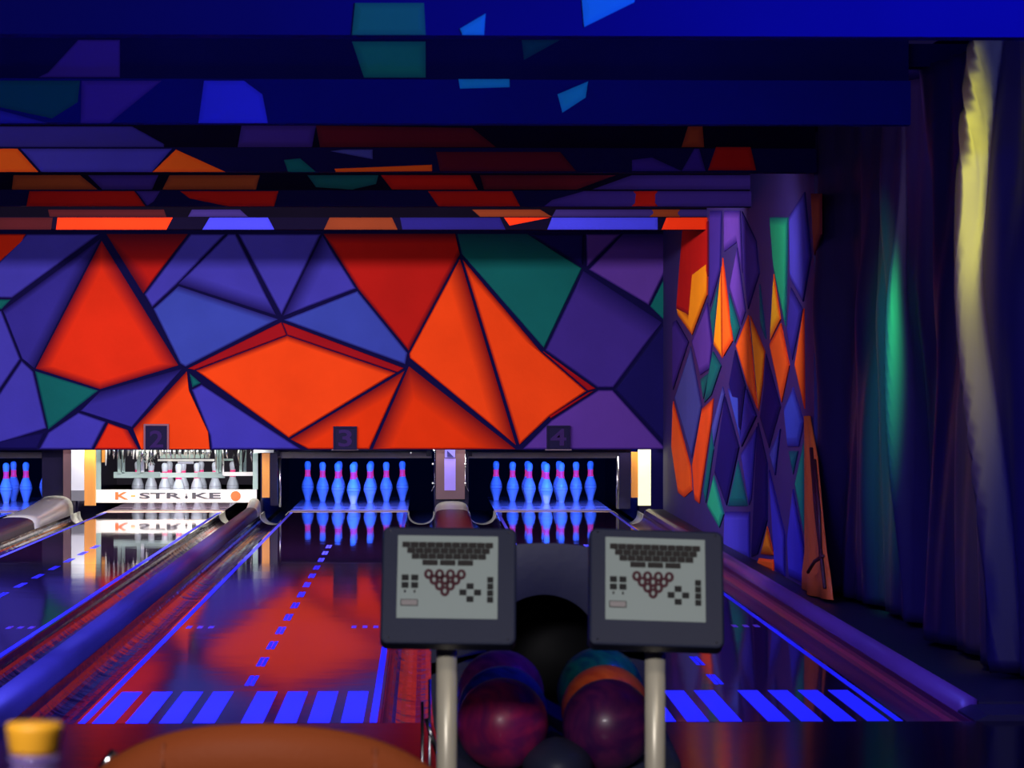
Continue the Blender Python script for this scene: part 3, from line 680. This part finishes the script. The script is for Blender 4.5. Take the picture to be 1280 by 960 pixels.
# ------------------------------------------------------------------ ball return
br = empty('ball_return', (0.31, 7.3, 0), 'dark navy ball return with a round black mouth between the two keypads', 'ball return')
navy = mat('ball_return_navy', (44, 46, 84), 0.45, var=0.15, scale=8, bump=0.05); black = mat('ball_return_black', (8, 7, 16), 0.7)
def hood():
    n = 64; cz = 0.47; yf, yb = 0.72, 1.45; out, inn = [], []
    for k in range(n):
        a = 2*PI*k/n; ca, sa = math.cos(a), math.sin(a)
        p = 5.0; r = 1/((abs(ca)/0.295)**p + (abs(sa)/(0.285 if sa > 0 else 0.30))**p)**(1/p)
        x = r*ca; z = r*sa
        if sa > 0: z -= 0.10*(x/0.295)**2*0.6
        out.append((x, cz+z)); inn.append((0.15*ca, cz+0.15*sa))
    vs_ = [(x, yf, z) for x, z in out] + [(x, yf, z) for x, z in inn] + [(x*1.0, yb, z*0.93) for x, z in out] + [(x, yf+0.5, z) for x, z in inn]
    fs = []
    for k in range(n):
        j = (k+1) % n
        fs += [(k, j, n+j, n+k), (k, 2*n+k, 2*n+j, j), (n+k, n+j, 3*n+j, 3*n+k)]
    fs.append(tuple(range(2*n, 3*n)))
    o = raw('hood', vs_, fs, navy, br); m_ = o.modifiers.new('b', 'BEVEL'); m_.width = 0.015; m_.segments = 3; m_.limit_method = 'ANGLE'; m_.angle_limit = math.radians(50)
    for p in o.data.polygons: p.use_smooth = True
    vs2 = [(x*1.0, yf+0.01, z) for x, z in inn]+[(x, yf+0.49, z) for x, z in inn]; f2 = [(k, (k+1) % n, n+(k+1) % n, n+k) for k in range(n)]+[tuple(range(n, 2*n))]
    vs2 = [((v[0])*0.985, v[1], 0.47+(v[2]-0.47)*0.985) for v in vs2]
    raw('mouth_lining', vs2, f2, black, br, True)
hood()
box('tray_base', -0.28, 0.28, -0.20, 0.75, 0.10, 0.235, black, br, 0.02)
box('pedestal', -0.16, 0.16, -0.05, 0.70, 0.0, 0.11, black, br, 0.01)
# cradle: two troughs and a middle ridge
ZR = [0.3015, 0.3145, 0.3305]
vs_, fs = [], []; cols = 29
def trz(x, y):
    base = 0.2615 + 0.055*(y+0.1)
    u = abs(abs(x)-0.125)
    return base + (0.045*(u/0.125)**2 if u < 0.125 else 0.045)
for j in range(2):
    y = -0.24 if j == 0 else 0.72
    for k in range(cols): x = -0.28+0.56*k/(cols-1); vs_.append((x, y, trz(x, y)))
for j in range(2):
    y = -0.24 if j == 0 else 0.72
    for k in range(cols): x = -0.28+0.56*k/(cols-1); vs_.append((x, y, 0.23))
for k in range(cols-1):
    fs += [(k, k+1, cols+k+1, cols+k), (2*cols+k, 2*cols+k+1, k+1, k), (cols+k, cols+k+1, 3*cols+k+1, 3*cols+k), (2*cols+k, 3*cols+k, 3*cols+k+1, 2*cols+k+1)]
fs += [(0, cols, 3*cols, 2*cols), (cols-1, 3*cols-1, 4*cols-1, 2*cols-1)]
raw('ball_cradle', vs_, fs, mat('cradle_slate', (52, 56, 84), 0.5, var=0.1), br, True)
bm = bmesh.new(); bmesh.ops.create_uvsphere(bm, u_segments=24, v_segments=12, radius=1)
bmesh.ops.scale(bm, vec=(0.085, 0.13, 0.06), verts=bm.verts); bmesh.ops.translate(bm, vec=(0, -0.13, 0.285), verts=bm.verts); bm_obj('nose_cap', bm, mat('cradle_slate', (52, 56, 84), 0.5), br, True)
for dx in (-0.318, -0.300): tube('side_rod', [(dx, 0.15, 0.0), (dx, 0.15, 0.40 if dx < -0.31 else 0.455)], 0.004, steel, br, 8)
tube('side_rod', [(-0.309, 0.15, 0.36), (-0.28, 0.15, 0.27)], 0.006, steel, br, 8)

def swirl(name, c1, c2, sc=7, rough=0.36):
    m = mat(name, c1, rough, var=0.1, coat=0.08); N = m.node_tree.nodes; L = m.node_tree.links; b = N['Principled BSDF']
    nz = N.new('ShaderNodeTexNoise'); nz.inputs['Scale'].default_value = sc; nz.inputs['Distortion'].default_value = 2.5
    tc = N.new('ShaderNodeTexCoord'); L.new(tc.outputs['Object'], nz.inputs['Vector'])
    cr = N.new('ShaderNodeValToRGB'); cr.color_ramp.elements[0].position = 0.38; cr.color_ramp.elements[1].position = 0.62
    cr.color_ramp.elements[0].color = (*lin(c1), 1); cr.color_ramp.elements[1].color = (*lin(c2), 1)
    L.new(nz.outputs['Fac'], cr.inputs[0]); L.new(cr.outputs[0], b.inputs['Base Color']); return m
balls = [(628, 905, 7.20, 'magenta_swirl', (190, 40, 110), (130, 30, 110), 'magenta bowling ball at the front of the left row, behind the left keypad post'),
         (628, 888, 7.425, 'blue_swirl', (40, 60, 210), (30, 40, 150), 'blue bowling ball, second in the left row of the ball return'),
         (626, 866, 7.65, 'violet_swirl', (130, 42, 130), (90, 26, 110), 'violet bowling ball, third in the left row, topmost one'),
         (760, 906, 7.20, 'plum_swirl', (110, 34, 96), (72, 22, 90), 'dark plum bowling ball at the front of the right row'),
         (757, 887, 7.425, 'orange_gloss', (245, 105, 52), (225, 80, 44), 'orange bowling ball showing a crescent behind the dark plum ball'),
         (750, 863, 7.65, 'teal_swirl', (20, 120, 112), (14, 70, 96), 'dark teal bowling ball at the back of the right row')]
for x, y, Y, mn, c1, c2, l in balls:
    p = on_y(x, y, Y); root = empty('bowling_ball', tuple(p), l, 'bowling ball', 'bowling balls on the ball return')
    bm = bmesh.new(); bmesh.ops.create_uvsphere(bm, u_segments=40, v_segments=24, radius=0.108); bm_obj('ball_shell', bm, swirl(mn, c1, c2), root, True)
    for q in range(3):
        a = Vector((0.3+0.22*(q % 2), 0.5+(0.2 if q == 2 else 0), 0.75)).normalized()
        bm = bmesh.new(); bmesh.ops.create_cone(bm, cap_ends=True, segments=14, radius1=0.012, radius2=0.012, depth=0.002)
        ob = bm_obj('finger_hole', bm, black, root); ob.location = a*0.1078; ob.rotation_euler = a.to_track_quat('Z', 'Y').to_euler()

# ------------------------------------------------------------------ keypads
frame_m = mat('keypad_frame_slate', (46, 52, 84), 0.45, var=0.08, scale=10, bump=0.03, bscale=150)
face_m = mat('keypad_face_grey', (188, 203, 202), 0.45, var=0.04, scale=3)
key_m = mat('key_dark', (44, 38, 40), 0.5); keyb_m = mat('key_black', (26, 26, 32), 0.5); red_m = mat('key_ring_maroon', (84, 22, 44), 0.5); disp_m = mat('display_pale', (190, 182, 184), 0.3)
postm = mat('satin_steel_post', (250, 238, 214), 0.34, 0.2, var=0.08, scale=12)
def kb_box(x0, x1, z0, z1, t=0.003):
    bm = bmesh.new(); add_box(bm, x0, x1, -t, 0, z0, z1, 0.0008, 1); me = bpy.data.meshes.new('key'); bm.to_mesh(me); bm.free(); return me
def keypad(x, y, Y, roll, yaw, l, tilt=23, posttop=820, postx=None):
    p = on_y(x, y, Y); root = empty('scoring_keypad', (p.x, Y, 0.0), l, 'keypad', 'scoring keypads on posts')
    head = Matrix.Translation((0, 0, p.z)) @ Matrix.Rotation(math.radians(yaw), 4, 'Z') @ Matrix.Rotation(-math.radians(tilt), 4, 'X') @ Matrix.Rotation(math.radians(roll), 4, 'Y')
    def put(name, me, m, mt=None):
        o = link(name, me, m, root); o.matrix_local = mt if mt is not None else head; return o
    W, Hh = 0.1435, 0.131
    def rr(ins, rad_=0.016):
        out = []
        for sx, sz, a0 in ((1, 1, 0), (-1, 1, 90), (-1, -1, 180), (1, -1, 270)):
            for q in range(7):
                a = math.radians(a0+15*q); out.append((sx*(W-rad_)+(rad_-ins)*math.cos(a), sz*(Hh-rad_)+(rad_-ins)*math.sin(a)))
        return out
    vv = []
    for ins, yy in ((0.005, 0.0), (0.0015, 0.0015), (0.0, 0.005), (0.0, 0.042), (0.006, 0.048)): vv += [(a, yy, b) for a, b in rr(ins)]
    nq = 28; ff = [tuple(range(nq)), tuple(range(4*nq, 5*nq))]
    for r_ in range(4):
        for q in range(nq): ff.append((r_*nq+q, r_*nq+(q+1) % nq, (r_+1)*nq+(q+1) % nq, (r_+1)*nq+q))
    hs = raw('housing', vv, ff, frame_m, root); hs.matrix_local = head
    fx0, fx1, fz0, fz1 = -0.110, 0.104, -0.076, 0.110
    me = kb_box(fx0, fx1, fz0, fz1, 0.002); put('face_plate', me, face_m)
    def at(u, v): return fx0+(fx1-fx0)*u, fz1-(fz1-fz0)*v
    T = lambda u, v: head @ Matrix.Translation((at(u, v)[0], -0.002, at(u, v)[1]))
    k1 = kb_box(-0.0084, 0.0084, -0.0062, 0.0062, 0.002)
    for (n, u0, v) in ((11, 0.085, 0.115), (10, 0.135, 0.185), (9, 0.18, 0.255)):
        for k in range(n): put('key', k1, key_m, T(u0+k*0.0825, v))
    kw = kb_box(-0.0165, 0.0165, -0.006, 0.006, 0.002)
    for k in range(3): put('key', kw, key_m, T(0.325+k*0.175, 0.33))
    # pin triangle keys: ring and dark centre
    bm = bmesh.new(); bmesh.ops.create_cone(bm, cap_ends=True, segments=16, radius1=0.0100, radius2=0.0100, depth=0.003); bmesh.ops.rotate(bm, verts=bm.verts, cent=(0, 0, 0), matrix=Matrix.Rotation(PI/2, 3, 'X')); bmesh.ops.scale(bm, vec=(1, 1, 1.15), verts=bm.verts); ring = bpy.data.meshes.new('pin_key'); bm.to_mesh(ring); bm.free()
    bm = bmesh.new(); bmesh.ops.create_cone(bm, cap_ends=True, segments=12, radius1=0.0034, radius2=0.0034, depth=0.001); bmesh.ops.rotate(bm, verts=bm.verts, cent=(0, 0, 0), matrix=Matrix.Rotation(PI/2, 3, 'X')); bmesh.ops.scale(bm, vec=(1, 1, 1.5), verts=bm.verts); dot = bpy.data.meshes.new('pin_key_label'); bm.to_mesh(dot); bm.free()
    for r_, n in enumerate((4, 3, 2, 1)):
        for k in range(n):
            u = 0.475 + (k-(n-1)/2)*0.108; v = 0.47+0.068*r_
            o = put('pin_key', ring, red_m, T(u, v)); d = link('pin_key_label', dot, face_m if r_ != 1 else disp_m, o); d.matrix_local = Matrix.Translation((0, -0.002, 0))
    k2 = kb_box(-0.0075, 0.0075, -0.0065, 0.0065, 0.002)
    for u in (0.08, 0.175):
        for v in (0.515, 0.605): put('key', k2, keyb_m, T(u, v))
        put('arrow_mark', kb_box(-0.002, 0.002, -0.003, 0.003, 0.001), keyb_m, T(u, 0.68))
    me = kb_box(-0.0185, 0.0185, -0.0075, 0.0075, 0.0015); put('display_frame', me, keyb_m, T(0.125, 0.815)); put('display', kb_box(-0.0172, 0.0172, -0.0062, 0.0062, 0.0022), disp_m, T(0.125, 0.815))
    for u, v in ((0.725, 0.61), (0.725, 0.765), (0.655, 0.685), (0.80, 0.685)): put('key', k2, keyb_m, T(u, v))
    for v in (0.53, 0.61, 0.69, 0.77): put('key', kb_box(-0.0065, 0.0065, -0.0065, 0.0065, 0.002), keyb_m, T(0.925, v))
    bm = bmesh.new(); bmesh.ops.create_icosphere(bm, subdivisions=2, radius=0.0026); sm = bpy.data.meshes.new('screw'); bm.to_mesh(sm); bm.free()
    for sx in (-1, 1):
        for sz in (-1, 1): put('screw', sm, steel, head @ Matrix.Translation((sx*0.126, 0, sz*0.120)))
    px_ = on_y(postx, 900, Y+0.05).x - p.x
    zt = p.z-0.06
    tube('post', [(px_, 0.075, 0.012), (px_, 0.075, zt)], 0.0225, postm, root, 24)
    lathe('post_foot', [(0.09, 0), (0.09, 0.008), (0.03, 0.014), (0.026, 0.05)], postm, root, 24, (px_, 0.075, 0))
    put('mount_block', kb_box(-0.05, 0.05, -0.06, 0.06, -0.03), frame_m, head @ Matrix.Translation((0, 0.043, 0)))
    return root
keypad(561, 731, 6.5, 1.0, 0, 'grey keypad on a steel post, the left one of the two', posttop=818, postx=558.5)
keypad(821, 734, 6.5, 2.2, 2, 'grey keypad on a steel post, the right one of the two', posttop=818, postx=820)

# ------------------------------------------------------------------ chair in the foreground
ch = empty('lounge_chair', (on_y(338, 900, 3.9).x, 3.9, 0), 'brown orange upholstered chair with rounded back and metal edge, seen from behind', 'chair')
vin = mat('chair_brown_vinyl', (140, 66, 32), 0.6, spec=0.15, var=0.1, scale=5, bump=0.08, bscale=120); chrome = mat('chair_chrome', (210, 210, 215), 0.15, 1.0)
def out(w_, zt, zb, n=40):
    pts = []
    for k in range(n+1):
        t = -1+2*k/n; pts.append((w_*t, zt - 0.075*abs(t)**3.2 - 0.012*abs(t)))
    return pts
W = 0.222; zt = 0.752; vs_, fs = [], []; nu, nv = 40, 14
for side in (0, 1):
    for i in range(nu+1):
        t = -1+2*i/nu; top = zt - 0.060*abs(t)**3 - 0.010*abs(t) - 0.006*t
        for j in range(nv+1):
            s = j/nv; z = 0.40+(top-0.40)*s; w2 = W*(0.90+0.10*math.sin(PI*min(1, s*1.0)*0.5))
            edge = min(1.0, (1-abs(t))*9, (1-s)*14, s*10); th = 0.008+0.022*math.sqrt(max(0, 1-(1-edge)**2))
            yc = 0.05*t*t*-1 + 0.04*(s-0.5)
            yc = -0.0 + 0.06*(1-t*t)*0 + 0.05*t*t + -0.03*s
            vs_.append((w2*t, yc + (-th if side == 0 else th), z))
o1 = (nu+1)*(nv+1)
for i in range(nu):
    for j in range(nv):
        a = i*(nv+1)+j; fs.append((a, a+nv+1, a+nv+2, a+1)); b = a+o1; fs.append((b, b+1, b+nv+2, b+nv+1))
for i in range(nu):
    a = i*(nv+1); fs.append((a, a+o1, a+nv+1+o1, a+nv+1)); a += nv; fs.append((a, a+nv+1, a+nv+1+o1, a+o1))
for j in range(nv):
    fs.append((j, j+1, j+1+o1, j+o1)); a = nu*(nv+1)+j; fs.append((a, a+o1, a+1+o1, a+1))
raw('backrest', vs_, fs, vin, ch, True)
def back_pt(t, s, side=-1, off=0.0):
    top = zt - 0.060*abs(t)**3 - 0.010*abs(t) - 0.006*t
    return (W*(0.90+0.10*math.sin(PI*s*0.5))*t, 0.05*t*t-0.03*s + side*(0.03+off), 0.40+(top-0.40)*s)
for t in (-0.60, 0.60): tube('seam', [back_pt(t, s/10) for s in range(0, 10)]+[back_pt(t, 0.975, -0.7)], 0.0028, mat('seam_dark', (140, 68, 38), 0.6), ch, 6)
tube('edge_tube', [(-W*1.0-0.002, 0.05, 0.42), (-W-0.004, 0.03, 0.60), (-W*0.995-0.004, 0.022, 0.672), (-W*0.965, 0.02, 0.694), (-W*0.90, 0.018, 0.712)], 0.0055, chrome, ch, 10)
tube('edge_tube', [(W*1.0+0.002, 0.05, 0.42), (W+0.004, 0.03, 0.60), (W*0.995+0.002, 0.022, 0.66)], 0.0055, chrome, ch, 10)
box('seat', -0.23, 0.23, 0.05, 0.50, 0.40, 0.47, vin, ch, 0.03)
for sx in (-1, 1):
    tube('leg', [(sx*0.2, 0.10, 0.41), (sx*0.235, 0.02, 0.0)], 0.011, chrome, ch); tube('leg', [(sx*0.2, 0.44, 0.41), (sx*0.235, 0.50, 0.0)], 0.011, chrome, ch)

# ------------------------------------------------------------------ bottle and table in the near corner
bp_ = on_y(43, 905, 2.0)
tb = empty('side_table', (bp_.x-0.12, 2.0, 0), 'small dark round table under the bottle, mostly below the frame', 'table')
lathe('table_top', [(0.26, 0.0), (0.28, 0.008), (0.28, 0.022), (0.27, 0.028)], mat('table_top_dark', (50, 30, 34), 0.35), tb, 40, (0, 0, 0.715))
tube('pedestal', [(0, 0, 0.02), (0, 0, 0.715)], 0.03, blk, tb, 16); lathe('table_foot', [(0.2, 0), (0.2, 0.012), (0.04, 0.03)], blk, tb, 32)
bt = empty('drink_bottle', (bp_.x, 2.0, 0.743), 'clear bottle with a yellow screw cap in the lower left corner', 'bottle')
hz = bp_.z - 0.743 + 0.0
pet = mat('clear_violet_plastic', (190, 160, 235), 0.08, var=0.02, trans=0.75, ior=1.3, spec=0.6)
lathe('bottle_body', [(0.028, 0), (0.031, 0.004), (0.032, 0.02), (0.031, 0.06), (0.032, 0.10), (0.031, 0.14), (0.026, hz-0.045), (0.018, hz-0.034), (0.0145, hz-0.028), (0.0145, hz-0.006)], pet, bt, 28)
lathe('neck_ring', [(0.0145, hz-0.0235), (0.0168, hz-0.0232), (0.0168, hz-0.0208), (0.0145, hz-0.0205)], pet, bt, 28)
vs_, fs = [], []; n = 72
capm = mat('yellow_cap', (215, 150, 35), 0.45, var=0.1, scale=30)
pr = [(0.0150, hz-0.0195), (0.0158, hz-0.017), (0.0178, hz-0.004), (0.0182, hz-0.001), (0.0172, hz+0.0005), (0.004, hz+0.0008)]
for r, z in pr:
    for k in range(n): rr = r*(1+(0.012 if k % 2 else -0.008)*(1 if r > 0.014 and z < hz-0.002 else 0)); vs_.append((rr*math.cos(2*PI*k/n), rr*math.sin(2*PI*k/n), z))
for i in range(len(pr)-1):
    for k in range(n): fs.append((i*n+k, i*n+(k+1) % n, (i+1)*n+(k+1) % n, (i+1)*n+k))
fs.append(tuple(range(n))); fs.append(tuple((len(pr)-1)*n+k for k in range(n))); raw('screw_cap', vs_, fs, capm, bt, True)
